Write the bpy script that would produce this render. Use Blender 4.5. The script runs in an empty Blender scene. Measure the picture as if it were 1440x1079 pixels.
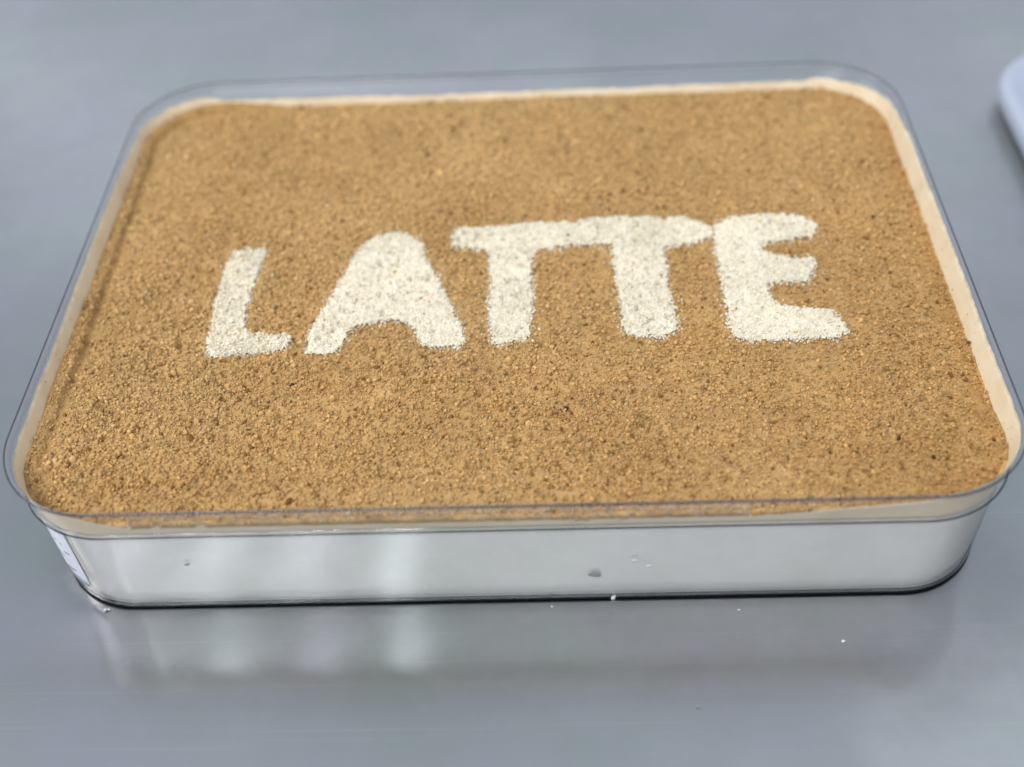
import bpy, math
import numpy as np
from mathutils import Matrix

C = bpy.context.scene
MM = 0.001
rng = np.random.default_rng(7)

# ------------------------------------------------------------------ camera
cam_d = bpy.data.cameras.new("camera")
cam = bpy.data.objects.new("camera", cam_d)
C.collection.objects.link(cam)
cam_d.sensor_width = 36.0
cam_d.lens = 1736.15 / 1440 * 36
cam_d.clip_start = 0.01
cam_d.clip_end = 50
R = Matrix(((0.999008, 0.025638, 0.036417),
            (0.007515, 0.708918, -0.705251),
            (-0.043897, 0.704825, 0.708022)))
M4 = R.to_4x4()
M4.translation = (8.8178 * MM, -198.364 * MM, 190.961 * MM)
cam.matrix_world = M4
cam_d.dof.use_dof = True
cam_d.dof.focus_distance = 0.231
cam_d.dof.aperture_fstop = 7.8
C.camera = cam

# ------------------------------------------------------------------ room light
w = bpy.data.worlds.new("World")
C.world = w
w.use_nodes = True
bg = w.node_tree.nodes["Background"]
bg.inputs["Color"].default_value = (0.79, 0.88, 1.0, 1)
bg.inputs["Strength"].default_value = 0.65


def area(name, loc, target, sx, sy, power, col):
    d = bpy.data.lights.new(name, 'AREA')
    d.shape = 'RECTANGLE'
    d.size, d.size_y = sx, sy
    d.energy = power
    d.color = col
    o = bpy.data.objects.new(name, d)
    C.collection.objects.link(o)
    o.location = loc
    from mathutils import Vector
    v = Vector(target) - Vector(loc)
    o.rotation_euler = v.to_track_quat('-Z', 'Y').to_euler()
    return o


area("soft_area_light", (-1.2, 0.05, 1.15), (0, 0, 0), 0.55, 0.55, 11.0, (1.0, 0.96, 0.88))
area("soft_area_light", (0.75, 0.75, 1.7), (0.75, 0.75, 0), 0.5, 0.5, 0.55, (0.97, 0.98, 1.0))  # unseen lamp added for a pale sheen on the bare steel
area("soft_area_light", (-0.3, 2.3, 1.7), (-0.3, 2.3, 0), 0.8, 0.5, 4.0, (0.97, 0.98, 1.0))  # another unseen lamp, added to brighten the steel at the back
area("front_fill_light", (0.7, -2.3, 1.2), (0, 0, 0), 1.0, 1.2, 8.0, (1.0, 0.975, 0.93))  # added fill that brightens the front wall of the box
for tx in (-0.84, -0.655, -0.475, -0.30):
    d = bpy.data.lights.new("ceiling_tube_light", 'AREA')
    d.shape = 'RECTANGLE'
    d.size, d.size_y = 0.026, 1.5
    d.energy = 9.5
    d.color = (0.92, 0.97, 1.0)
    o = bpy.data.objects.new("ceiling_tube_light", d)
    C.collection.objects.link(o)
    o.location = (tx, -1.3, 1.8)

C.view_settings.view_transform = 'Standard'
C.view_settings.look = 'None'
C.view_settings.exposure = 0.0
C.view_settings.gamma = 1.0
C.render.engine = 'CYCLES'
C.cycles.max_bounces = 12
C.cycles.transparent_max_bounces = 16
C.cycles.caustics_reflective = False
C.cycles.caustics_refractive = False

# ------------------------------------------------------------------ helpers


def link_mesh(name, verts, faces, mat, parent=None, smooth=False):
    me = bpy.data.meshes.new(name)
    me.from_pydata([tuple(v) for v in verts], [], [tuple(f) for f in faces])
    me.update()
    o = bpy.data.objects.new(name, me)
    C.collection.objects.link(o)
    if mat:
        me.materials.append(mat)
    if smooth:
        me.polygons.foreach_set("use_smooth", np.ones(len(me.polygons), bool))
    if parent:
        o.parent = parent
    return o


def fast_mesh(name, V, F, mat, parent=None, smooth=False, tint=None):
    """V (n,3) metres, F (m,k) index array with k = 3 or 4."""
    V = np.asarray(V, np.float32)
    F = np.asarray(F, np.int32)
    k = F.shape[1]
    me = bpy.data.meshes.new(name)
    me.vertices.add(len(V))
    me.vertices.foreach_set("co", V.ravel())
    me.loops.add(F.size)
    me.loops.foreach_set("vertex_index", F.ravel())
    me.polygons.add(len(F))
    me.polygons.foreach_set("loop_start", np.arange(0, F.size, k, dtype=np.int32))
    me.polygons.foreach_set("use_smooth", np.full(len(F), smooth))
    me.update(calc_edges=True)
    me.validate()
    if tint is not None:
        a = me.color_attributes.new("tint", 'FLOAT_COLOR', 'POINT')
        a.data.foreach_set("color", np.asarray(tint, np.float32).ravel())
    o = bpy.data.objects.new(name, me)
    C.collection.objects.link(o)
    if mat:
        me.materials.append(mat)
    if parent:
        o.parent = parent
    return o


def thing(name, label, cat, loc=(0, 0, 0), group=None):
    o = bpy.data.objects.new(name, None)
    o.empty_display_size = 0.02
    C.collection.objects.link(o)
    o.location = loc
    return tag(o, label, cat, group)


def tag(o, label, cat, group=None):
    o["label"] = label
    o["category"] = cat
    if group:
        o["group"] = group
    return o


def material(name):
    m = bpy.data.materials.new(name)
    m.use_nodes = True
    nt = m.node_tree
    return m, nt, nt.nodes["Principled BSDF"], nt.nodes["Material Output"]


def nnode(nt, t, **kw):
    n = nt.nodes.new(t)
    for k, v in kw.items():
        setattr(n, k, v)
    return n


def noise_tex(nt, scale, detail=3.0, rough=0.55, vec=None):
    n = nnode(nt, "ShaderNodeTexNoise")
    n.inputs["Scale"].default_value = scale
    n.inputs["Detail"].default_value = detail
    n.inputs["Roughness"].default_value = rough
    if vec is not None:
        nt.links.new(vec, n.inputs["Vector"])
    return n


def ramp(nt, src, stops):
    r = nnode(nt, "ShaderNodeValToRGB")
    e = r.color_ramp.elements
    while len(e) < len(stops):
        e.new(0.5)
    for i, (p, c) in enumerate(stops):
        e[i].position = p
        e[i].color = (*c, 1) if len(c) == 3 else c
    nt.links.new(src, r.inputs["Fac"])
    return r


def obj_coord(nt, scale=(1, 1, 1)):
    tc = nnode(nt, "ShaderNodeTexCoord")
    mp = nnode(nt, "ShaderNodeMapping")
    mp.inputs["Scale"].default_value = scale
    nt.links.new(tc.outputs["Object"], mp.inputs["Vector"])
    return mp.outputs["Vector"]


# ------------------------------------------------------------------ materials
def mat_steel():
    m, nt, b, out = material("brushed_steel")
    b.inputs["Metallic"].default_value = 1.0
    v = obj_coord(nt)
    n1 = noise_tex(nt, 13.0, 4, 0.62, v)
    c = ramp(nt, n1.outputs["Fac"], [(0.30, (0.50, 0.535, 0.525)), (0.5, (0.555, 0.565, 0.59)), (0.70, (0.60, 0.63, 0.63))])
    nt.links.new(c.outputs["Color"], b.inputs["Base Color"])
    # brushing runs along X: fine streaks in roughness and relief
    vs = obj_coord(nt, (14, 2600, 1))
    n2 = noise_tex(nt, 1.0, 3, 0.6, vs)
    n3 = noise_tex(nt, 22.0, 4, 0.6, v)
    r1 = nnode(nt, "ShaderNodeMapRange")
    r1.inputs["To Min"].default_value = 0.05
    r1.inputs["To Max"].default_value = 0.085
    nt.links.new(n3.outputs["Fac"], r1.inputs["Value"])
    nt.links.new(r1.outputs["Result"], b.inputs["Roughness"])
    b.inputs["Anisotropic"].default_value = 1.0
    tg = nnode(nt, "ShaderNodeCombineXYZ")
    tg.inputs[1].default_value = 1.0
    nt.links.new(tg.outputs[0], b.inputs["Tangent"])
    bp = nnode(nt, "ShaderNodeBump")
    bp.inputs["Strength"].default_value = 0.06
    bp.inputs["Distance"].default_value = 0.0002
    nt.links.new(n2.outputs["Fac"], bp.inputs["Height"])
    bp2 = nnode(nt, "ShaderNodeBump")
    bp2.inputs["Strength"].default_value = 0.04
    bp2.inputs["Distance"].default_value = 0.0006
    n4 = noise_tex(nt, 14.0, 2, 0.5, v)
    nt.links.new(n4.outputs["Fac"], bp2.inputs["Height"])
    nt.links.new(bp.outputs["Normal"], bp2.inputs["Normal"])
    nt.links.new(bp2.outputs["Normal"], b.inputs["Normal"])
    # fine wipe marks and hairline scratches, in random directions, in the colour of the worn metal
    n6 = noise_tex(nt, 34.0, 3, 0.6, v)
    c6 = ramp(nt, n6.outputs["Fac"], [(0.32, (0.955, 1.0, 0.97)), (0.5, (1.0, 1.0, 1.0)), (0.68, (1.03, 1.0, 1.05))])  # green and lilac blotches put the room's reflected sheen into the colour
    mm = nnode(nt, "ShaderNodeMix", data_type='RGBA', blend_type='MULTIPLY')
    mm.inputs["Factor"].default_value = 1.0
    nt.links.new(c.outputs["Color"], mm.inputs["A"])
    nt.links.new(c6.outputs["Color"], mm.inputs["B"])
    prev = mm.outputs["Result"]
    for ang, sc, sh, th in ((0.35, 60, 1.6, 0.735), (-0.6, 45, 1.9, 0.75), (1.25, 70, 1.5, 0.75), (0.02, 90, 1.2, 0.72)):
        tc = nnode(nt, "ShaderNodeTexCoord")
        mpp = nnode(nt, "ShaderNodeMapping")
        mpp.inputs["Rotation"].default_value = (0, 0, ang)
        mpp.inputs["Scale"].default_value = (sh * 8, sc * 22, 1)
        nt.links.new(tc.outputs["Object"], mpp.inputs["Vector"])
        ns = noise_tex(nt, 1.0, 1.5, 0.5, mpp.outputs["Vector"])
        st = nnode(nt, "ShaderNodeMapRange")
        st.inputs["From Min"].default_value = th - 0.05
        st.inputs["From Max"].default_value = th + 0.05
        st.inputs["To Max"].default_value = 0.35
        nt.links.new(ns.outputs["Fac"], st.inputs["Value"])
        mc = nnode(nt, "ShaderNodeMix", data_type='RGBA')
        nt.links.new(st.outputs["Result"], mc.inputs["Factor"])
        nt.links.new(prev, mc.inputs["A"])
        mc.inputs["B"].default_value = (0.74, 0.76, 0.77, 1)
        prev = mc.outputs["Result"]
    nt.links.new(prev, b.inputs["Base Color"])
    # duller worn lobe over the brushed one
    g = nnode(nt, "ShaderNodeBsdfAnisotropic")
    g.inputs["Roughness"].default_value = 0.44
    g.inputs["Anisotropy"].default_value = 0.6
    nt.links.new(prev, g.inputs["Color"])
    nt.links.new(tg.outputs[0], g.inputs["Tangent"])
    nt.links.new(bp2.outputs["Normal"], g.inputs["Normal"])
    n5 = noise_tex(nt, 30.0, 5, 0.65, v)
    mr = nnode(nt, "ShaderNodeMapRange")
    mr.inputs["From Min"].default_value = 0.3
    mr.inputs["From Max"].default_value = 0.7
    mr.inputs["To Min"].default_value = 0.68
    mr.inputs["To Max"].default_value = 0.96
    nt.links.new(n5.outputs["Fac"], mr.inputs["Value"])
    mx = nnode(nt, "ShaderNodeMixShader")
    nt.links.new(mr.outputs["Result"], mx.inputs[0])
    nt.links.new(b.outputs[0], mx.inputs[1])
    nt.links.new(g.outputs[0], mx.inputs[2])
    nt.links.new(mx.outputs[0], out.inputs["Surface"])
    return m


def mat_clear(name, tint, rough=0.06, base=0.05, gain=1.0, bump=0.0, haze=0.0):
    """Thin clear plastic: see-through with a facing-angle gloss."""
    m, nt, b, out = material(name)
    nt.nodes.remove(b)
    tr = nnode(nt, "ShaderNodeBsdfTransparent")
    tr.inputs["Color"].default_value = (*tint, 1)
    gl = nnode(nt, "ShaderNodeBsdfGlossy")
    gl.inputs["Roughness"].default_value = rough
    lw = nnode(nt, "ShaderNodeLayerWeight")
    lw.inputs["Blend"].default_value = 0.5
    pw = nnode(nt, "ShaderNodeMath", operation='POWER')
    gm = nnode(nt, "ShaderNodeNewGeometry")
    nt.links.new(gm.outputs["True Normal"], lw.inputs["Normal"])
    nt.links.new(lw.outputs["Facing"], pw.inputs[0])
    pw.inputs[1].default_value = 4.0
    ml = nnode(nt, "ShaderNodeMath", operation='MULTIPLY_ADD')
    nt.links.new(pw.outputs[0], ml.inputs[0])
    ml.inputs[1].default_value = gain
    ml.inputs[2].default_value = base
    ml.use_clamp = True
    mx = nnode(nt, "ShaderNodeMixShader")
    nt.links.new(ml.outputs[0], mx.inputs[0])
    nt.links.new(tr.outputs[0], mx.inputs[1])
    nt.links.new(gl.outputs[0], mx.inputs[2])
    nt.links.new(mx.outputs[0], out.inputs["Surface"])
    if haze:
        df = nnode(nt, "ShaderNodeBsdfDiffuse")
        df.inputs["Color"].default_value = (0.52, 0.51, 0.55, 1)
        mh = nnode(nt, "ShaderNodeMixShader")
        mh.inputs[0].default_value = haze
        nt.links.new(mx.outputs[0], mh.inputs[1])
        nt.links.new(df.outputs[0], mh.inputs[2])
        nt.links.new(mh.outputs[0], out.inputs["Surface"])
    if bump:
        v = obj_coord(nt)
        n = noise_tex(nt, 120.0, 2, 0.5, v)
        bp = nnode(nt, "ShaderNodeBump")
        bp.inputs["Strength"].default_value = bump
        bp.inputs["Distance"].default_value = 0.0005
        nt.links.new(n.outputs["Fac"], bp.inputs["Height"])
        nt.links.new(bp.outputs["Normal"], gl.inputs["Normal"])
    return m


def mat_glass(name, col, rough=0.03):
    m, nt, b, out = material(name)
    nt.nodes.remove(b)
    g = nnode(nt, "ShaderNodeBsdfGlass")
    g.inputs["Color"].default_value = (*col, 1)
    g.inputs["Roughness"].default_value = rough
    g.inputs["IOR"].default_value = 1.5
    nt.links.new(g.outputs[0], out.inputs["Surface"])
    return m


def mat_cream(name, lo, hi, rough=0.45):
    m, nt, b, out = material(name)
    v = obj_coord(nt)
    n = noise_tex(nt, 160.0, 4, 0.6, v)
    c = ramp(nt, n.outputs["Fac"], [(0.3, lo), (0.65, hi)])
    nt.links.new(c.outputs["Color"], b.inputs["Base Color"])
    b.inputs["Roughness"].default_value = rough
    b.inputs["Subsurface Weight"].default_value = 0.0
    bp = nnode(nt, "ShaderNodeBump")
    bp.inputs["Strength"].default_value = 0.25
    bp.inputs["Distance"].default_value = 0.0003
    n2 = noise_tex(nt, 500.0, 3, 0.6, v)
    nt.links.new(n2.outputs["Fac"], bp.inputs["Height"])
    nt.links.new(bp.outputs["Normal"], b.inputs["Normal"])
    return m


def mat_film():
    """Cream film wiped up the inner wall, thinning out where the tint says so."""
    m, nt, b, out = material("cream_film")
    v = obj_coord(nt)
    n = noise_tex(nt, 140.0, 4, 0.6, v)
    c = ramp(nt, n.outputs["Fac"], [(0.3, (0.78, 0.62, 0.42)), (0.65, (0.86, 0.74, 0.55))])
    nt.links.new(c.outputs["Color"], b.inputs["Base Color"])
    b.inputs["Roughness"].default_value = 0.4
    at = nnode(nt, "ShaderNodeAttribute", attribute_name="tint")
    n2 = noise_tex(nt, 420.0, 4, 0.65, v)
    ad = nnode(nt, "ShaderNodeMath", operation='MULTIPLY_ADD')
    nt.links.new(n2.outputs["Fac"], ad.inputs[0])
    ad.inputs[1].default_value = 1.1
    ad.inputs[2].default_value = -0.55
    su = nnode(nt, "ShaderNodeMath", operation='ADD')
    su.use_clamp = True
    nt.links.new(ad.outputs[0], su.inputs[0])
    nt.links.new(at.outputs["Fac"], su.inputs[1])
    nt.links.new(su.outputs[0], b.inputs["Alpha"])
    return m


def mat_tinted(name, base, rough=0.85, gain=1.0, spec=0.2):
    """Crumb material: own colour times the grain's own tint."""
    m, nt, b, out = material(name)
    at = nnode(nt, "ShaderNodeAttribute", attribute_name="tint")
    v = obj_coord(nt)
    n = noise_tex(nt, 45.0, 3, 0.6, v)
    c = ramp(nt, n.outputs["Fac"], [(0.3, tuple(x * 0.93 for x in base)), (0.7, tuple(min(1, x * 1.07) for x in base))])
    mx = nnode(nt, "ShaderNodeMix", data_type='RGBA', blend_type='MULTIPLY')
    mx.inputs["Factor"].default_value = 1.0
    nt.links.new(c.outputs["Color"], mx.inputs["A"])
    nt.links.new(at.outputs["Color"], mx.inputs["B"])
    nt.links.new(mx.outputs["Result"], b.inputs["Base Color"])
    b.inputs["Roughness"].default_value = rough
    b.inputs["Specular IOR Level"].default_value = spec
    return m


def mat_plain(name, col, rough=0.5, nscale=200.0, var=0.06):
    m, nt, b, out = material(name)
    v = obj_coord(nt)
    n = noise_tex(nt, nscale, 3, 0.6, v)
    c = ramp(nt, n.outputs["Fac"], [(0.3, tuple(x * (1 - var) for x in col)), (0.7, tuple(min(1, x * (1 + var)) for x in col))])
    nt.links.new(c.outputs["Color"], b.inputs["Base Color"])
    b.inputs["Roughness"].default_value = rough
    return m


M_STEEL = mat_steel()
M_BODY = mat_clear("clear_body_plastic", (0.985, 0.988, 0.99), rough=0.06, base=0.11, gain=0.6, bump=0.012)
M_COLLAR = mat_clear("clear_collar_plastic", (0.99, 0.99, 0.992), rough=0.22, base=0.012, gain=0.16)
M_RIM = mat_clear("clear_rim_plastic", (0.93, 0.93, 0.94), rough=0.12, base=0.03, gain=0.2, haze=0.09)
M_BEAD = mat_clear("rim_edge_plastic", (0.58, 0.58, 0.61), rough=0.15, base=0.04, gain=0.1)  # grey tint stands in for the dark refraction line along the rim
M_SEAM = mat_clear("shaded_seam_plastic", (0.40, 0.38, 0.37), rough=0.15, base=0.03, gain=0.2)  # dark tint draws the ledge's shade line as a ring
M_FOOT = mat_clear("shade_tinted_foot", (0.10, 0.115, 0.17), rough=0.2, base=0.015, gain=0.05)  # near-black tint stands in for the shade line under the box
M_CREAM = mat_cream("pale_cream", (0.80, 0.75, 0.665), (0.87, 0.82, 0.74))
M_FILM = mat_film()
M_CRUMB = mat_tinted("brown_biscuit_crumb", (0.53, 0.325, 0.132))
M_LETTER = mat_tinted("white_crumb_powder", (0.80, 0.725, 0.58))
M_STICKER = mat_plain("white_sticker_paper", (0.74, 0.76, 0.86), 0.45)
M_INK = mat_plain("grey_ink", (0.22, 0.24, 0.34), 0.5)
M_SMUDGE = mat_plain("grey_smudge", (0.30, 0.29, 0.28), 0.5)
M_FLECK = mat_plain("white_fleck", (0.80, 0.78, 0.72), 0.5)
M_BOX = mat_plain("bluish_white_plastic", (0.42, 0.46, 0.56), 0.55, 30.0, 0.03)
M_BOXSIDE = mat_plain("grey_blue_plastic", (0.58, 0.60, 0.65), 0.55, 30.0, 0.03)

# ------------------------------------------------------------------ noise fields


def grid_noise(nx, ny, cell, seed):
    """Smooth value noise sampled on an nx x ny grid, lattice spacing `cell` samples."""
    r = np.random.default_rng(seed)
    gx, gy = int(nx / cell) + 4, int(ny / cell) + 4
    G = r.standard_normal((gx, gy))
    fx, fy = np.arange(nx) / cell, np.arange(ny) / cell
    ix, iy = fx.astype(int), fy.astype(int)
    tx, ty = fx - ix, fy - iy
    tx, ty = tx * tx * (3 - 2 * tx), ty * ty * (3 - 2 * ty)
    a = G[ix][:, iy] * (1 - ty) + G[ix][:, iy + 1] * ty
    b = G[ix + 1][:, iy] * (1 - ty) + G[ix + 1][:, iy + 1] * ty
    return a * (1 - tx[:, None]) + b * tx[:, None]


def wave(t, seed, n=7, f0=1):
    """Periodic 1-D noise on t in [0,1)."""
    r = np.random.default_rng(seed)
    s = np.zeros_like(t)
    for k in range(n):
        f = f0 * 2 ** k if k < 3 else f0 * (5 + 4 * k)
        s += r.standard_normal() * np.sin(2 * np.pi * (f * t + r.random())) / (1 + k * 0.6)
    return s / 2.0


# ------------------------------------------------------------------ rounded outline sweep
HX, HY, RR = 90.0, 68.0, 18.8
NC, NL, NS = 22, 110, 80


def outline(o, hx=HX, hy=HY, rr=RR, nc=NC, nl=NL, ns=NS):
    """Rounded rectangle inset by o, counter-clockwise from front-left straight start. Returns (n,2)."""
    r = rr - o
    pts = []
    cxs = [(hx - rr, -(hy - rr)), (hx - rr, hy - rr), (-(hx - rr), hy - rr), (-(hx - rr), -(hy - rr))]
    # front edge, then corner front-right, right edge, ...
    sides = [((-(hx - rr), -hy + o), (hx - rr, -hy + o), nl), ((hx - o, -(hy - rr)), (hx - o, hy - rr), ns),
             ((hx - rr, hy - o), (-(hx - rr), hy - o), nl), ((-hx + o, hy - rr), (-hx + o, -(hy - rr)), ns)]
    a0 = [-90, 0, 90, 180]
    for i in range(4):
        (x0, y0), (x1, y1), n = sides[i]
        for k in range(n):
            t = k / n
            pts.append((x0 + (x1 - x0) * t, y0 + (y1 - y0) * t))
        cx, cy = cxs[i]
        for k in range(nc):
            a = math.radians(a0[i] + 90 * k / nc)
            pts.append((cx + r * math.cos(a), cy + r * math.sin(a)))
    return np.array(pts)


def sweep(name, prof, mat, parent, closed=True, cap=False, smooth=True, **kw):
    """prof: list of (inset mm, z mm). Rings joined into a skin; closed = profile loops."""
    rings = []
    for o, z in prof:
        p = outline(o, **kw)
        rings.append(np.column_stack([p, np.full(len(p), z)]))
    n = len(rings[0])
    V = np.concatenate(rings) * MM
    F = []
    m = len(prof)
    ar = np.arange(n)
    nx = (ar + 1) % n
    for j in range(m if closed else m - 1):
        a, b = j * n, ((j + 1) % m) * n
        F.append(np.column_stack([a + ar, a + nx, b + nx, b + ar]))
    F = np.concatenate(F)
    o = fast_mesh(name, V, F, mat, parent, smooth)
    return o


# ------------------------------------------------------------------ steel table
def slab(name, x0, x1, y0, y1, z0, z1, bev, mat, parent=None):
    xs = [(x0, y0), (x1, y0), (x1, y1), (x0, y1)]
    ins = [(x0 + bev, y0 + bev), (x1 - bev, y0 + bev), (x1 - bev, y1 - bev), (x0 + bev, y1 - bev)]
    V = [(*p, z0) for p in xs] + [(*p, z1 - bev) for p in xs] + [(*p, z1) for p in ins]
    F = [(3, 2, 1, 0), (8, 9, 10, 11)]
    for a in (0, 4):
        for i in range(4):
            j = (i + 1) % 4
            F.append((a + i, a + j, a + 4 + j, a + 4 + i))
    return link_mesh(name, V, F, mat, parent)


table = slab("table_top", -1.1, 1.1, -0.55, 1.0, -0.04, 0.0, 0.004, M_STEEL)
tag(table, "brushed grey stainless steel table top under the clear dessert box", "table")

# ------------------------------------------------------------------ clear plastic box
box = thing("plastic_container", "clear rectangular plastic box with rounded corners and no lid, filled with the dessert", "container")
sweep("body", [(2.06, 23.0), (2.09, 22.6), (2.12, 21.8), (2.74, 2.2), (2.77, 1.2), (2.79, 0.8), (2.86, 0.58), (3.6, 0.54), (4.1, 0.6), (3.3, 0.72), (3.17, 1.05), (2.57, 20), (2.5, 22.7), (2.45, 23.0)], M_BODY, box)
sweep("collar", [(0.2, 30.1), (1.15, 23.5), (1.2, 23.25), (1.35, 23.08), (1.9, 23.02), (2.0, 23.2), (1.9, 23.7), (0.9, 30.1)], M_COLLAR, box)
sweep("rim", [(0.16, 30.12), (0.03, 30.9), (0.15, 31.1), (0.5, 31.12), (0.72, 31.0), (0.88, 30.12)], M_RIM, box)
sweep("rim_bead", [(-0.14, 30.98), (-0.1, 31.22), (0.12, 31.28), (0.18, 31.14), (0.0, 30.98)], M_BEAD, box)
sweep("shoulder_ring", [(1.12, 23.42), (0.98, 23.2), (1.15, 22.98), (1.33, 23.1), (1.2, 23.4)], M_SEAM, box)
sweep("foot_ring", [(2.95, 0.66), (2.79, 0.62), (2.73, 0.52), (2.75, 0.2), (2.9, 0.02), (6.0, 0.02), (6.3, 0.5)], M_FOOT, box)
# floor of the box
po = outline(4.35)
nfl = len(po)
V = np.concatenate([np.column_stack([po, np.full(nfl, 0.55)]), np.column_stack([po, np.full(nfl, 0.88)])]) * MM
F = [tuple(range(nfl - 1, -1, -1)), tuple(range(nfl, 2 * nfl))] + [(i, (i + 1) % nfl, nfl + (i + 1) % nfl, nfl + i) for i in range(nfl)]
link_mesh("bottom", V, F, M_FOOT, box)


def body_inset(z):
    """Outer inset of the body wall at height z."""
    return np.interp(z, [2.6, 21.8, 22.9], [2.73, 2.12, 2.08])


# sticker on the left wall, wrapped round to the front-left corner
def corner_path():
    """(point on unit path) left wall from back to front, then into the front-left corner arc."""
    p = []
    for y in np.linspace(5, -(HY - RR), 24)[:-1]:
        p.append(("s", y))
    for a in np.linspace(180, 180 + 62, 22):
        p.append(("c", a))
    return p


def wall_pt(e, z, proud):
    o = body_inset(z) - proud
    if e[0] == "s":
        return (-HX + o, e[1], z)
    r = RR - o
    a = math.radians(e[1])
    return (-(HX - RR) + r * math.cos(a), -(HY - RR) + r * math.sin(a), z)


path = corner_path()
zs = np.linspace(4.2, 22.3, 9)
V, F = [], []
for proud in (0.12, 0.02):
    for i, e in enumerate(path):
        for z in zs:
            zz = z
            if i == len(path) - 1:
                zz = min(max(z, 5.2), 21.6)
            V.append(wall_pt(e, zz, proud))
nz, npth = len(zs), len(path)
off = nz * npth
for i in range(npth - 1):
    for k in range(nz - 1):
        a, b = i * nz + k, (i + 1) * nz + k
        F.append((a, b, b + 1, a + 1))
        F.append((off + a, off + a + 1, off + b + 1, off + b))
for i in range(npth - 1):
    for k in (0, nz - 1):
        a, b = i * nz + k, (i + 1) * nz + k
        F.append((a, off + a, off + b, b))
for k in range(nz - 1):
    for i in (0, npth - 1):
        a = i * nz + k
        F.append((a, a + 1, off + a + 1, off + a))
sticker = link_mesh("sticker", np.array(V) * MM, F, M_STICKER, box, True)
sticker["label"] = "pale lilac white paper sticker wrapped round the left corner"
for a0, z0, la, lz in ((222, 6.4, 5, 1.5), (229, 7.6, 4, 0.7), (226, 5.6, 8, 0.5), (219, 11.0, 7, 0.6), (231, 13.4, 5, 0.6), (224, 16.0, 9, 0.5)):
    V = []
    for a, z in ((a0, z0), (a0 + la, z0 + 0.2), (a0 + la, z0 + lz + 0.2), (a0, z0 + lz)):
        V.append(wall_pt(("c", a), z, 0.16))
    for a, z in ((a0, z0), (a0 + la, z0 + 0.2), (a0 + la, z0 + lz + 0.2), (a0, z0 + lz)):
        V.append(wall_pt(("c", a), z, 0.125))
    link_mesh("print_mark", np.array(V) * MM, [(0, 1, 2, 3), (7, 6, 5, 4), (0, 4, 5, 1), (1, 5, 6, 2), (2, 6, 7, 3), (3, 7, 4, 0)], M_INK, sticker)


def wall_blob(name, x, z, rx, rz, mat, seed, depth=0.12):
    """Small flat smear stuck on the outside of the front wall."""
    r = np.random.default_rng(seed)
    n = 14
    V = [(x, -HY + body_inset(z) - depth, z)]
    for s, dd in ((0.6, depth * 0.9), (1.0, 0.01)):
        for k in range(n):
            a = 2 * math.pi * k / n
            q = s * (1 + 0.10 * r.standard_normal() * (0.6 if s < 1 else 1))
            zz = z + rz * q * math.sin(a)
            V.append((x + rx * q * math.cos(a), -HY + body_inset(zz) - dd, zz))
    F = [(0, 1 + k, 1 + (k + 1) % n) for k in range(n)]
    F += [(1 + k, 1 + n + k, 1 + n + (k + 1) % n, 1 + (k + 1) % n) for k in range(n)]
    return link_mesh(name, np.array(V) * MM, F, mat, box, True)


wall_blob("smudge", 14.8, 8.1, 1.2, 0.75, M_SMUDGE, 3)
wall_blob("fleck", 21.8, 12.3, 0.75, 0.5, M_FLECK, 4)
wall_blob("fleck", 24.4, 10.6, 0.6, 0.28, M_FLECK, 5)
wall_blob("smudge", -58.4, 13.8, 0.5, 0.35, M_SMUDGE, 6)
wall_blob("fleck", -16.2, 5.0, 0.16, 0.4, M_FLECK, 8)

# ------------------------------------------------------------------ the dessert
dessert = thing("latte_dessert", "layered cream dessert topped with brown crumbs and LATTE in white crumbs, inside the clear box", "dessert", (0, 0, 0.95 * MM))


def cin(z):
    """Inner inset of the box wall at height z."""
    return np.interp(z, [1.05, 20.0, 22.8, 23.2, 23.7, 30.8], [3.17, 2.57, 2.5, 2.05, 1.95, 0.8])


PZ = 0.95  # dessert origin height; children sit in world coordinates minus this


def dz(o):
    o.location = (0, 0, -PZ * MM)
    return o


# cream: side wall and bottom, up to the crumb level
prof = [(14.0, 0.95)] + [(4.3, 0.95), (3.5, 0.97)] + [(cin(z) + 0.13, z) for z in (1.15, 5, 9, 13, 17, 20, 22.8, 23.2, 23.7, 24.5)] + [(6.0, 24.0), (14.0, 24.0)]
cream = dz(sweep("cream_layer", prof, M_CREAM, dessert, closed=False))

# --- height field of the crumb topping
STEP = 0.3
X0, Y0 = -HX, -HY
NX, NY = int(2 * HX / STEP) + 1, int(2 * HY / STEP) + 1
gx = X0 + np.arange(NX) * STEP
gy = Y0 + np.arange(NY) * STEP
GX, GY = np.meshgrid(gx, gy, indexing='ij')


def sd_wall(x, y, inset):
    """Distance inside the rounded outline inset by `inset` (positive inside)."""
    hx, hy, r = HX - inset, HY - inset, RR - inset
    qx, qy = np.abs(x) - (hx - r), np.abs(y) - (hy - r)
    out = np.hypot(np.maximum(qx, 0), np.maximum(qy, 0)) + np.minimum(np.maximum(qx, qy), 0)
    return r - out


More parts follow.
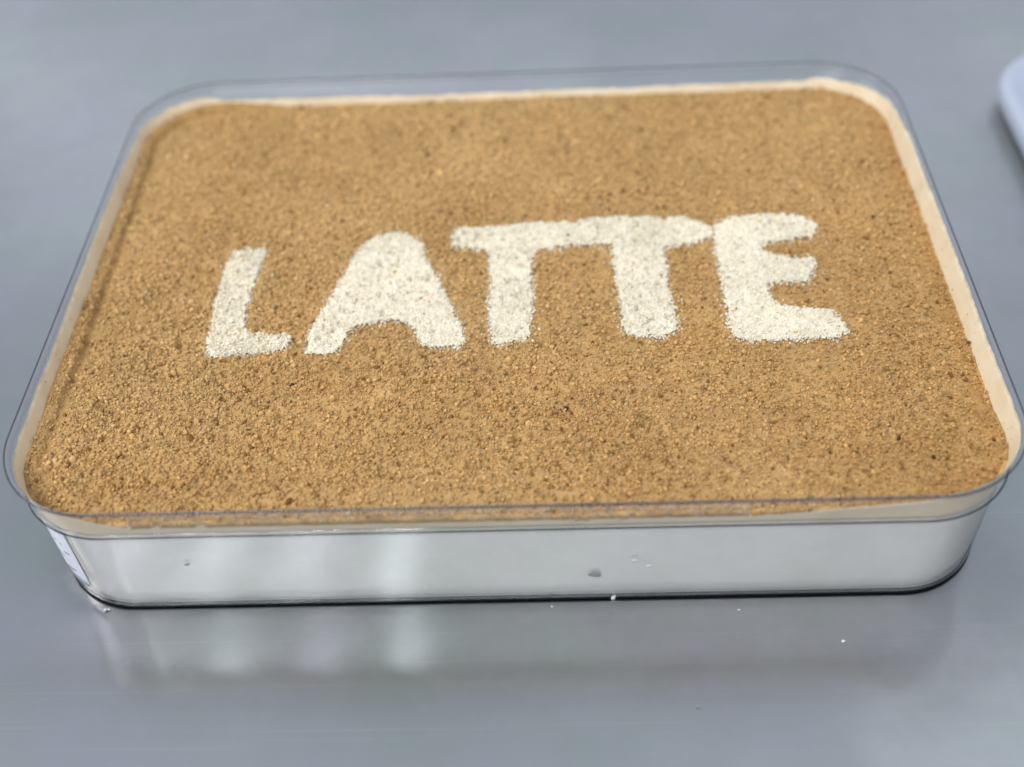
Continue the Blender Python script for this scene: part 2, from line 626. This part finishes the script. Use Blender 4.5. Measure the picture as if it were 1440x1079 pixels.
SD = sd_wall(GX, GY, 1.95)
big = 0.28 * grid_noise(NX, NY, 70, 1) + 0.16 * grid_noise(NX, NY, 25, 2)
ny1 = grid_noise(NX, NY, 8, 3)
ny2 = grid_noise(NX, NY, 3.2, 4)
ny3 = grid_noise(NX, NY, 1.7, 5)
patch = np.clip(0.55 + 0.45 * grid_noise(NX, NY, 45, 6), 0.15, 1.0)     # loose against pressed-flat patches
loose = np.clip(0.35 + 0.65 * np.clip((SD - 3.5) / 6, 0, 1), 0, 1) * patch
Hm = 25.95 - 1.1 * np.clip(1 - SD / 6.0, 0, 1) ** 1.3 + big * np.clip(SD / 8, 0.3, 1) + loose * (0.13 * ny1 + 0.14 * ny2 + 0.15 * ny3)
pit = np.clip(-ny2 - 0.75, 0, 1.0)
Hm -= 1.15 * pit * loose
# left edge: a pressed ridge along the wall with a groove on its inner side
left = np.clip((-GX - 55) / 12, 0, 1) * np.clip((GY + 58) / 25, 0, 1)
rw = 2.5 + 0.35 * grid_noise(NX, NY, 40, 9)
ridge = np.clip(1 - (SD - rw + 0.35) / 0.5, 0, 1)
Hm += left * (1.45 * ridge - 0.35 * np.exp(-((SD - rw - 0.7) / 0.9) ** 2))
# right edge: slight shoulder rising to the wall
right = np.clip((GX - 55) / 12, 0, 1)
Hm += right * 0.2 * np.clip(1 - SD / 4.5, 0, 1) ** 1.4
Hm += np.clip((-GY - 40) / 15, 0, 1) * 1.05 * np.clip(1 - SD / 3.0, 0, 1)


def sample(A, x, y):
    fx = np.clip((x - X0) / STEP, 0, NX - 1.001)
    fy = np.clip((y - Y0) / STEP, 0, NY - 1.001)
    ix, iy = fx.astype(int), fy.astype(int)
    tx, ty = fx - ix, fy - iy
    return (A[ix, iy] * (1 - tx) * (1 - ty) + A[ix + 1, iy] * tx * (1 - ty) + A[ix, iy + 1] * (1 - tx) * ty + A[ix + 1, iy + 1] * tx * ty)


# --- letter masks (outlines in millimetres on the crumb surface)
LET = {
    "L": [(-59.3, 9.2), (-52.9, 9.3), (-53.2, 2.7), (-53.5, -5.6), (-53.8, -11.7), (-53.0, -18.0), (-51.4, -18.8), (-44.0, -19.1), (-43.4, -21.6), (-44.3, -23.7), (-54.3, -25.0), (-59.5, -24.8), (-60.2, -19.5), (-60.2, -11.4), (-60.6, -2.9), (-60.5, 3.5)],
    "A": [(-30.9, 10.4), (-27.8, 12.0), (-22.4, 11.7), (-19.3, 8.6), (-18.3, 4.0), (-15.3, -2.6), (-12.7, -9.7), (-10.2, -16.4), (-8.8, -22.2), (-9.9, -24.0), (-17.7, -23.0), (-18.7, -19.0), (-20.5, -16.8), (-24.5, -15.9), (-30.4, -17.1), (-32.3, -19.5), (-33.2, -22.7), (-34.4, -25.4), (-40.0, -25.2), (-40.0, -19.2), (-38.3, -13.1), (-36.2, -6.3), (-34.2, 1.5)],
    "first T": [(-13.2, 10.1), (-11.3, 13.3), (-0.7, 13.9), (6.8, 14.9), (12.3, 14.0), (13.6, 11.5), (12.4, 6.0), (5.1, 5.5), (4.4, -0.7), (4.3, -12.5), (3.7, -21.8), (-1.9, -23.8), (-3.7, -23.3), (-4.5, -16.0), (-4.4, -7.3), (-4.6, 2.8), (-5.0, 6.0), (-12.7, 6.9)],
    "second T": [(12.7, 12.7), (17.8, 15.2), (29.3, 15.1), (37.4, 14.4), (42.4, 11.3), (42.8, 8.5), (38.6, 6.0), (31.9, 5.3), (31.8, -0.9), (32.1, -8.9), (32.9, -18.4), (32.3, -21.1), (29.1, -22.8), (24.3, -22.2), (21.9, -20.3), (21.9, -15.2), (21.4, -5.5), (21.2, 1.6), (21.0, 5.8), (12.7, 6.2)],
    "E": [(42.9, 11.7), (46.8, 14.3), (54.9, 14.4), (61.6, 14.1), (65.0, 10.1), (63.5, 7.0), (57.0, 5.7), (52.7, 5.4), (52.0, 2.8), (53.8, 1.1), (62.3, -0.3), (62.5, -2.8), (59.8, -7.7), (54.5, -7.4), (51.9, -7.8), (51.7, -11.7), (52.9, -14.1), (58.3, -15.3), (63.7, -16.0), (66.0, -22.0), (62.3, -24.1), (52.6, -24.2), (43.6, -23.8), (42.7, -18.8), (42.8, -12.3), (42.6, -2.4), (42.9, 5.8)],
}


def inside(poly, x, y):
    r = np.zeros(x.shape, bool)
    n = len(poly)
    for i in range(n):
        x0, y0 = poly[i]
        x1, y1 = poly[(i + 1) % n]
        c = (y0 > y) != (y1 > y)
        with np.errstate(divide='ignore', invalid='ignore'):
            xi = x0 + (y - y0) * (x1 - x0) / (y1 - y0 if y1 != y0 else 1e-9)
        r ^= c & (x < xi)
    return r


def blur(A, k):
    ker = np.ones(2 * k + 1) / (2 * k + 1)
    for _ in range(3):
        A = np.apply_along_axis(lambda v: np.convolve(v, ker, 'same'), 0, A)
        A = np.apply_along_axis(lambda v: np.convolve(v, ker, 'same'), 1, A)
    return A


edge_n = grid_noise(NX, NY, 6, 11) * 0.12 + grid_noise(NX, NY, 2.5, 12) * 0.14
MASK, wide = {}, {}
for k, poly in LET.items():
    xs = [p[0] for p in poly]
    i0, i1 = int((min(xs) - 5 - X0) / STEP), int((max(xs) + 5 - X0) / STEP)
    j0, j1 = int((-27 - Y0) / STEP), int((24 - Y0) / STEP)
    m = np.zeros((NX, NY))
    m[i0:i1, j0:j1] = blur(inside(poly, GX[i0:i1, j0:j1], GY[i0:i1, j0:j1]).astype(float), 1) * (1.5 if k == 'L' else 1.25)
    MASK[k] = m
    wd = np.zeros((NX, NY))
    wd[i0:i1, j0:j1] = blur(m[i0:i1, j0:j1], 4)
    wide[k] = wd

# --- base sheet of the topping
keep = SD > -0.02
idx = -np.ones((NX, NY), int)
idx[keep] = np.arange(keep.sum())
V = np.column_stack([GX[keep], GY[keep], Hm[keep]]) * MM
q = keep[:-1, :-1] & keep[1:, :-1] & keep[1:, 1:] & keep[:-1, 1:]
F = np.column_stack([idx[:-1, :-1][q], idx[1:, :-1][q], idx[1:, 1:][q], idx[:-1, 1:][q]])
tn = 0.86 + 0.05 * ny1[keep] + 0.05 * ny2[keep]  # sheet tinted down to deepen the shade in pores between grains
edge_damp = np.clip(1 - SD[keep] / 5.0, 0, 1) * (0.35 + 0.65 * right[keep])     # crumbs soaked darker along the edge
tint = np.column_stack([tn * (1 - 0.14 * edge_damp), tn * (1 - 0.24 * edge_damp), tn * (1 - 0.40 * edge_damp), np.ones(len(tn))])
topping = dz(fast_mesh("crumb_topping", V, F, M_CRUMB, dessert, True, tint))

# --- grains
t_ = (1 + 5 ** 0.5) / 2
ICO_V = np.array([(-1, t_, 0), (1, t_, 0), (-1, -t_, 0), (1, -t_, 0), (0, -1, t_), (0, 1, t_), (0, -1, -t_), (0, 1, -t_), (t_, 0, -1), (t_, 0, 1), (-t_, 0, -1), (-t_, 0, 1)])
ICO_V /= np.linalg.norm(ICO_V[0])
ICO_F = np.array([(0, 11, 5), (0, 5, 1), (0, 1, 7), (0, 7, 10), (0, 10, 11), (1, 5, 9), (5, 11, 4), (11, 10, 2), (10, 7, 6), (7, 1, 8), (3, 9, 4), (3, 4, 2), (3, 2, 6), (3, 6, 8), (3, 8, 9), (4, 9, 5), (2, 4, 11), (6, 2, 10), (8, 6, 7), (9, 8, 1)])


OCT_V = np.array([(1, 0, 0), (-1, 0, 0), (0, 1, 0), (0, -1, 0), (0, 0, 1), (0, 0, -1)], float)
OCT_F = np.array([(0, 2, 4), (2, 1, 4), (1, 3, 4), (3, 0, 4), (2, 0, 5), (1, 2, 5), (3, 1, 5), (0, 3, 5)])


def grains(P, rad, col, seed, small=False):
    """Irregular little lumps at P (n,3 mm) with radii rad; returns V, F, per-vertex tint."""
    r = np.random.default_rng(seed)
    BV, BF = (OCT_V * 1.12, OCT_F) if small else (ICO_V, ICO_F)
    nb = len(BV)
    n = len(P)
    qt = r.standard_normal((n, 4))
    qt /= np.linalg.norm(qt, axis=1)[:, None]
    a, b, c, d = qt.T
    Rm = np.stack([np.stack([1 - 2 * (c * c + d * d), 2 * (b * c - a * d), 2 * (b * d + a * c)], 1),
                   np.stack([2 * (b * c + a * d), 1 - 2 * (b * b + d * d), 2 * (c * d - a * b)], 1),
                   np.stack([2 * (b * d - a * c), 2 * (c * d + a * b), 1 - 2 * (b * b + c * c)], 1)], 1)
    sc = r.uniform(0.7, 1.3, (n, 1, 3))
    L = BV[None] * sc * (1 + 0.16 * r.standard_normal((n, nb, 1)))
    Vv = np.einsum('nij,nkj->nki', Rm, L) * rad[:, None, None] + P[:, None, :]
    Ff = BF[None] + (np.arange(n) * nb)[:, None, None]
    T = np.repeat(np.column_stack([col, np.ones(n)]), nb, axis=0)
    return Vv.reshape(-1, 3) * MM, Ff.reshape(-1, 3), T


N = 230000
x = rng.uniform(-HX, HX, N)
y = rng.uniform(-HY, HY, N)
sd = sd_wall(x, y, 1.95)
lo = sample(loose, x, y)
allm = sum(MASK.values())
lm = sample(allm, x, y)
gr = sample(left * np.exp(-((SD - rw - 0.7) / 0.7) ** 2), x, y)
ok = (sd > 0.25) & (rng.random(N) > 0.75 * gr) & (rng.random(N) < 0.42 + 0.5 * lo) & (lm < 0.55)
x, y, lo, sd = x[ok], y[ok], lo[ok], sd[ok]
n = len(x)
rad = np.clip(rng.lognormal(math.log(0.19), 0.36, n), 0.09, 0.6)
z = sample(Hm, x, y) + rad * rng.uniform(-0.4, 1.3, n)
v = np.clip(rng.normal(1.0, 0.15, n), 0.5, 1.4)
warm = rng.normal(0, 0.05, n)
col = np.column_stack([v, v * (1 + 0.4 * warm), v * (1 + 1.3 * warm)])
u = rng.random(n)
col[u < 0.008] = np.array([1.3, 1.55, 2.1]) * rng.uniform(0.75, 1.0, ((u < 0.008).sum(), 1))     # pale biscuit bits
col[(u > 0.945)] *= np.array([0.46, 0.36, 0.27])                                                                              # toasted bits
brown = np.clip(0.5 * sample(grid_noise(NX, NY, 90, 61), x, y) + x / 90 * 0.5 - y / 68 * 0.75, -1.1, 1.1)     # browner crumbs towards the near right
col *= np.column_stack([1 - 0.08 * brown, 1 - 0.14 * brown, 1 - 0.22 * brown])
big_ = rad > 0.22
Va, Fa, Ta = grains(np.column_stack([x, y, z])[big_], rad[big_], col[big_], 21)
Vb, Fb, Tb = grains(np.column_stack([x, y, z])[~big_], rad[~big_], col[~big_], 23, True)
V, F, T = np.concatenate([Va, Vb]), np.concatenate([Fa, Fb + len(Va)]), np.concatenate([Ta, Tb])
loose_o = dz(fast_mesh("loose_crumb", V, F, M_CRUMB, dessert, False, T))
loose_o["kind"] = "stuff"

# a few dark coffee specks
sp = np.array([0, -3.3]) + np.array([(-58.2, 46.9), (-60.4, 35.7), (21.5, 27.5), (77.0, 16.6), (-41.5, -30.1), (-81.6, -54.2), (10.4, -37.2), (68.0, -44.1), (-41.3, -2.0), (30, 52), (55, 38), (-20, 44), (4.8, 1.5), (69, -47.5), (74, -52), (-12, -46)])
rad = rng.uniform(0.3, 0.5, len(sp))
z = sample(Hm, sp[:, 0], sp[:, 1]) + rad * 0.5
V, F, T = grains(np.column_stack([sp, z]), rad, np.full((len(sp), 3), 0.10), 22)
sk = dz(fast_mesh("coffee_speck", V, F, M_CRUMB, dessert, False, T))
sk["kind"] = "stuff"
sk["label"] = "dark coffee specks on the brown crumbs"

# --- the five powder letters
names = {"L": "letter L of pale white crumbs, thin and patchy", "A": "letter A of pale white crumbs with a filled top", "first T": "first letter T of pale white crumbs",
         "second T": "second letter T of pale white crumbs, touching the E", "E": "letter E of pale white crumbs"}
seed = 40
for k, m in MASK.items():
    seed += 1
    soft = m + edge_n * ((m > 0.04) & (m < 0.97))
    kp = soft > 0.8
    hgt = Hm + 0.10 + 0.38 * np.clip((soft - 0.45) / 0.5, 0, 1) + 0.08 * ny2 + 0.05 * ny3
    if k == "L":
        hgt = hgt - 0.18 - 0.12 * np.clip(ny1, -1, 1)
    idx = -np.ones((NX, NY), int)
    idx[kp] = np.arange(kp.sum())
    V1 = np.column_stack([GX[kp], GY[kp], hgt[kp]]) * MM
    q = kp[:-1, :-1] & kp[1:, :-1] & kp[1:, 1:] & kp[:-1, 1:]
    F1 = np.column_stack([idx[:-1, :-1][q], idx[1:, :-1][q], idx[1:, 1:][q], idx[:-1, 1:][q]])
    F1 = np.concatenate([F1[:, [0, 1, 2]], F1[:, [0, 2, 3]]])
    tn = 0.95 + 0.03 * ny2[kp]
    T1 = np.column_stack([tn, tn, tn, np.ones(len(tn))])
    xs = [p[0] for p in LET[k]]
    nn = int((max(xs) - min(xs) + 6) * 46 * 24)
    x = rng.uniform(min(xs) - 3, max(xs) + 3, nn)
    y = rng.uniform(-25, 22, nn)
    s = sample(m, x, y)
    s = s + sample(edge_n, x, y) * np.clip(s / 0.12, 0, 1)
    pr = np.clip((s - 0.04) / 0.6, 0, 1) ** 1.2 * 0.78 + 0.26 * np.clip(sample(wide[k], x, y), 0, 1) ** 1.5 + 0.004 * np.exp(-((sample(m, x, y) < 0.02) * 3.0)) * (np.abs(y + 2) < 23)
    if k == "L":
        pr *= np.clip(0.92 + 0.2 * sample(ny1, x, y), 0.2, 1)
    ok = rng.random(nn) < pr * 0.62
    x, y, s = x[ok], y[ok], s[ok]
    n = len(x)
    rad = np.clip(rng.lognormal(math.log(0.165), 0.30, n), 0.08, 0.36)
    zb = sample(Hm, x, y) + 0.12 + 0.36 * np.clip((s - 0.3) / 0.6, 0, 1)
    z = zb + rad * rng.uniform(-0.1, 0.6, n)
    v = np.clip(rng.normal(1.0, 0.06, n), 0.75, 1.12)
    col = np.column_stack([v, v, v * rng.normal(1, 0.04, n)])
    bb = rng.random(n) < (0.05 if k == "L" else 0.022)
    col[bb] = np.array([0.66, 0.44, 0.24]) * rng.uniform(0.7, 1.15, (bb.sum(), 1))   # brown crumbs mixed in
    V2, F2, T2 = grains(np.column_stack([x, y, z]), rad, col, seed, True)
    lo_ = dz(fast_mesh("powder_letter", np.concatenate([V1, V2]), np.concatenate([F1, F2 + len(V1)]), M_LETTER, dessert, False, np.concatenate([T1, T2])))
    lo_["label"] = names[k]

# --- crumb edge against the wall, and the cream film wiped up the wall
P0 = outline(0)
nO = len(P0)
seg = np.linalg.norm(np.roll(P0, -1, 0) - P0, axis=1)
S = np.concatenate([[0], np.cumsum(seg)[:-1]]) / seg.sum()
front = (P0[:, 1] < -HY + 0.5)


def ring(inset_fn, z):
    """Outline point per index at own height z and inset."""
    o = inset_fn(z)
    c = np.column_stack([np.clip(P0[:, 0], -(HX - RR), HX - RR), np.clip(P0[:, 1], -(HY - RR), HY - RR)])
    dr = P0 - c
    ln = np.linalg.norm(dr, axis=1)
    return np.column_stack([c + dr * ((ln - o) / ln)[:, None], z])


fine = wave(S, 31, 9, 23) * 0.28 + wave(S, 32, 8, 60) * 0.22
ztop = sample(Hm, *(ring(lambda z: cin(z) + 0.4, np.full(nO, 24.8))[:, :2].T)) + 0.15
zlow = 24.6 + fine * 1.1 + 0.35 * wave(S, 33, 4, 4)
zlow = np.minimum(zlow, ztop - 0.3)
rings = []
for t in np.linspace(0, 1, 6):
    zz = zlow + (ztop - zlow) * t
    rings.append(ring(lambda z: cin(z) + 0.07, zz))
rings.append(ring(lambda z: cin(z) + 1.0, ztop))
V = np.concatenate(rings) * MM
ar = np.arange(nO)
nx_ = (ar + 1) % nO
F = np.concatenate([np.column_stack([j * nO + ar, j * nO + nx_, (j + 1) * nO + nx_, (j + 1) * nO + ar]) for j in range(len(rings) - 1)])
vv = np.repeat(np.ones(nO)[None], len(rings), 0).ravel() * (0.86 + 0.16 * rng.standard_normal(nO * len(rings)) + 0.22 * np.tile(np.clip(wave(S, 55, 9, 60) + 0.6 * wave(S, 56, 8, 25), -1.6, 1), len(rings)))
vv = np.clip(vv, 0.3, 1.2)
tint = np.column_stack([vv, vv, vv, np.ones(len(vv))])
dz(fast_mesh("crumb_edge", V, F, M_CRUMB, dessert, True, tint))

# film top height along the wall
ang = P0
xr, yr = P0[:, 0], P0[:, 1]
top = np.full(nO, 20.0)
isl = np.clip((-xr - 62) / 14, 0, 1)
isr = np.clip((xr - 58) / 16, 0, 1)
isb = np.clip((yr - 38) / 12, 0, 1)
top = 23.7 + 0 * xr
top = np.maximum(top, 23.7 + isb * (3.1 + 0.8 * np.clip((np.abs(xr) - 66) / 12, 0, 1)))
isl = isl * (0.68 + 0.32 * np.clip((64 - yr) / 34, 0, 1))
isr = isr * (0.62 + 0.38 * np.clip((66 - yr) / 30, 0, 1))
top = np.maximum(top, 25.0 + 0.25 * wave(S, 41, 5, 5) + 0.4 * wave(S, 42, 9, 40))
top = np.maximum(top, 23.7 + isl * (6.4 + 0.6 * np.clip(yr / 50, -1, 1)))
top = np.maximum(top, 23.7 + isr * 6.9)
rampr = np.clip((xr - 36) / 42, 0, 1)
top = np.where(front | (yr < -58), np.maximum(top, 23.7 + rampr * 6.2), top)
top = np.where(front | (yr < -58), np.maximum(top, 23.7 + np.clip((-xr - 66) / 16, 0, 1) * 6.0), top)
clear_front = front & (rampr < 0.12) & (xr > -66)
top_c = top.copy()
top = top + (fine * 0.5 + 0.25 * wave(S, 35, 4, 6)) * np.clip((top - 23) / 2, 0, 1)
top = np.minimum(top, 30.75)
top_c = top.copy()
top = np.where(clear_front, 29.2, top)
rings, al = [], []
steps = [(21.5, 0.35, 0), (22.1, 1.0, 0), (22.8, 1.4, 0), (23.2, 1.4, 0), (23.7, 1.4, 0)] + [(t, np.interp(t, [0, 0.5, 0.8, 1.0], [1.4, 1.4, 1.3, 0.5]), 1) for t in np.linspace(0.15, 1, 6)]


def film_z(zt, rel):
    return 23.7 + np.maximum(top - 23.7, 0.02) * zt if rel else np.full(nO, zt)


for zt, a_, rel in steps:
    rings.append(ring(lambda z: cin(z) + 0.03, film_z(zt, rel)))
    al.append(np.where(clear_front & (film_z(zt, rel) > top_c), 0.20, a_))
for zt, a_, rel in steps[::-1]:
    th = 0.10 + (0.5 * (1 - zt) if rel else 0.4)
    rings.append(ring(lambda z: cin(z) + th, film_z(zt, rel) - 0.01))
    al.append(np.where(clear_front & (film_z(zt, rel) > top_c), 0.05, a_))
V = np.concatenate(rings) * MM
F = np.concatenate([np.column_stack([j * nO + ar, j * nO + nx_, (j + 1) * nO + nx_, (j + 1) * nO + ar]) for j in range(len(rings) - 1)])
has = (top > 23.8)
okf = np.tile(has & np.roll(has, -1), len(rings) - 1)
A = np.concatenate(al)
dz(fast_mesh("cream_smear", V, F[okf], M_FILM, dessert, True, np.column_stack([A, A, A, np.ones(len(A))])))

# crumbs pressed against the front wall and sprinkled on the cream film
ne = 5200
k = rng.integers(0, nO, ne)
kk = (k + 1) % nO
f = rng.random(ne)
zt = ztop[k] * (1 - f) + ztop[kk] * f
zl = np.maximum(zlow, top_c + 0.1)[k]
g = rng.random(ne)
on_film = rng.random(ne) < 0.03
z = np.where(on_film, zt + (np.maximum(top_c[k], zt + 0.1) - zt) * g ** 2.2 * 0.9, zl + (zt + 0.2 - zl) * g)
o_ = np.where(on_film, cin(z) + 0.55, cin(z) + 0.22)
base = P0[k] * (1 - f[:, None]) + P0[kk] * f[:, None]
c_ = np.column_stack([np.clip(base[:, 0], -(HX - RR), HX - RR), np.clip(base[:, 1], -(HY - RR), HY - RR)])
dr = base - c_
ln = np.linalg.norm(dr, axis=1)
xy = c_ + dr * ((ln - o_) / ln)[:, None]
rad = np.where(on_film, rng.uniform(0.07, 0.15, ne), rng.uniform(0.12, 0.30, ne))
v = np.clip(rng.normal(0.88, 0.24, ne), 0.35, 1.3)
use = on_film | (top_c[k] < zt - 0.15)
xy, z, rad, v = xy[use], z[use], rad[use], v[use]
V, F, T = grains(np.column_stack([xy, z]), rad, np.column_stack([v, v * 0.97, v * 0.93]), 91, True)
wc = dz(fast_mesh("wall_crumb", V, F, M_CRUMB, dessert, False, T))
wc["kind"] = "stuff"

# ------------------------------------------------------------------ crumbs dropped on the table
spill = [((-76.9, -62.6), 0.75, "white cream crumb on the steel by the left front corner of the box", M_FLECK),
         ((6.8, -63.6), 0.35, "tiny white crumb on the steel in front of the box middle", M_FLECK),
         ((18.2, -62.0), 0.85, "white cream crumb stuck at the foot of the box front", M_FLECK),
         ((40.9, -65.1), 0.38, "tiny white crumb on the steel in front of the right half of the box", M_FLECK),
         ((58.5, -72.2), 0.45, "lone white crumb on the steel farthest in front of the box, to the right", M_FLECK),
         ((31.5, -84.8), 0.40, "lone dark crumb on the bare steel in front of the box", M_SMUDGE)]
for i, ((x, y), r_, lab, mt) in enumerate(spill):
    y -= 3.1
    V, F, T = grains(np.array([[x, y, r_ * 0.45], [x + r_ * 0.7, y + r_ * 0.25, r_ * 0.3]]), np.array([r_ * 0.6, r_ * 0.4]), np.ones((2, 3)), 70 + i)
    V = V - np.array([x, y, 0]) * MM
    V[:, 2] = np.maximum(V[:, 2], 0.00002)
    o = fast_mesh("crumb", V, F, mt, None, False)
    o.location = (x * MM, y * MM, 0)
    tag(o, lab, "crumb", "crumbs dropped on the table")

# ------------------------------------------------------------------ plastic lid at the right edge
kw = dict(hx=60.0, hy=70.0, rr=24.0, nc=14, nl=4, ns=4)
po = [(3.0, 0.02), (1.2, 0.3), (0.9, 3.4), (0.0, 3.9), (0.1, 6.6), (1.0, 7.6), (3.6, 7.6), (4.8, 6.9), (20.0, 6.85)]
rings = [np.column_stack([outline(o_, **kw), np.full(len(outline(o_, **kw)), z_)]) for o_, z_ in po]
n = len(rings[0])
V = np.concatenate(rings) * MM
ar2 = np.arange(n)


def skin(j0, j1):
    return [tuple(f) for j in range(j0, j1) for f in np.column_stack([j * n + ar2, j * n + (ar2 + 1) % n, (j + 1) * n + (ar2 + 1) % n, (j + 1) * n + ar2])]


lid = thing("box_lid", "pale bluish white plastic lid cut off by the right edge of the photo", "lid", (189 * MM, 42 * MM, 0))
F = skin(3, len(po) - 1)
F.append(tuple(range((len(po) - 1) * n, len(po) * n)))
link_mesh("panel", V, F, M_BOX, lid, True)
F = skin(0, 3)
F.append(tuple(range(n - 1, -1, -1)))
link_mesh("skirt", V, F, M_BOXSIDE, lid, True)
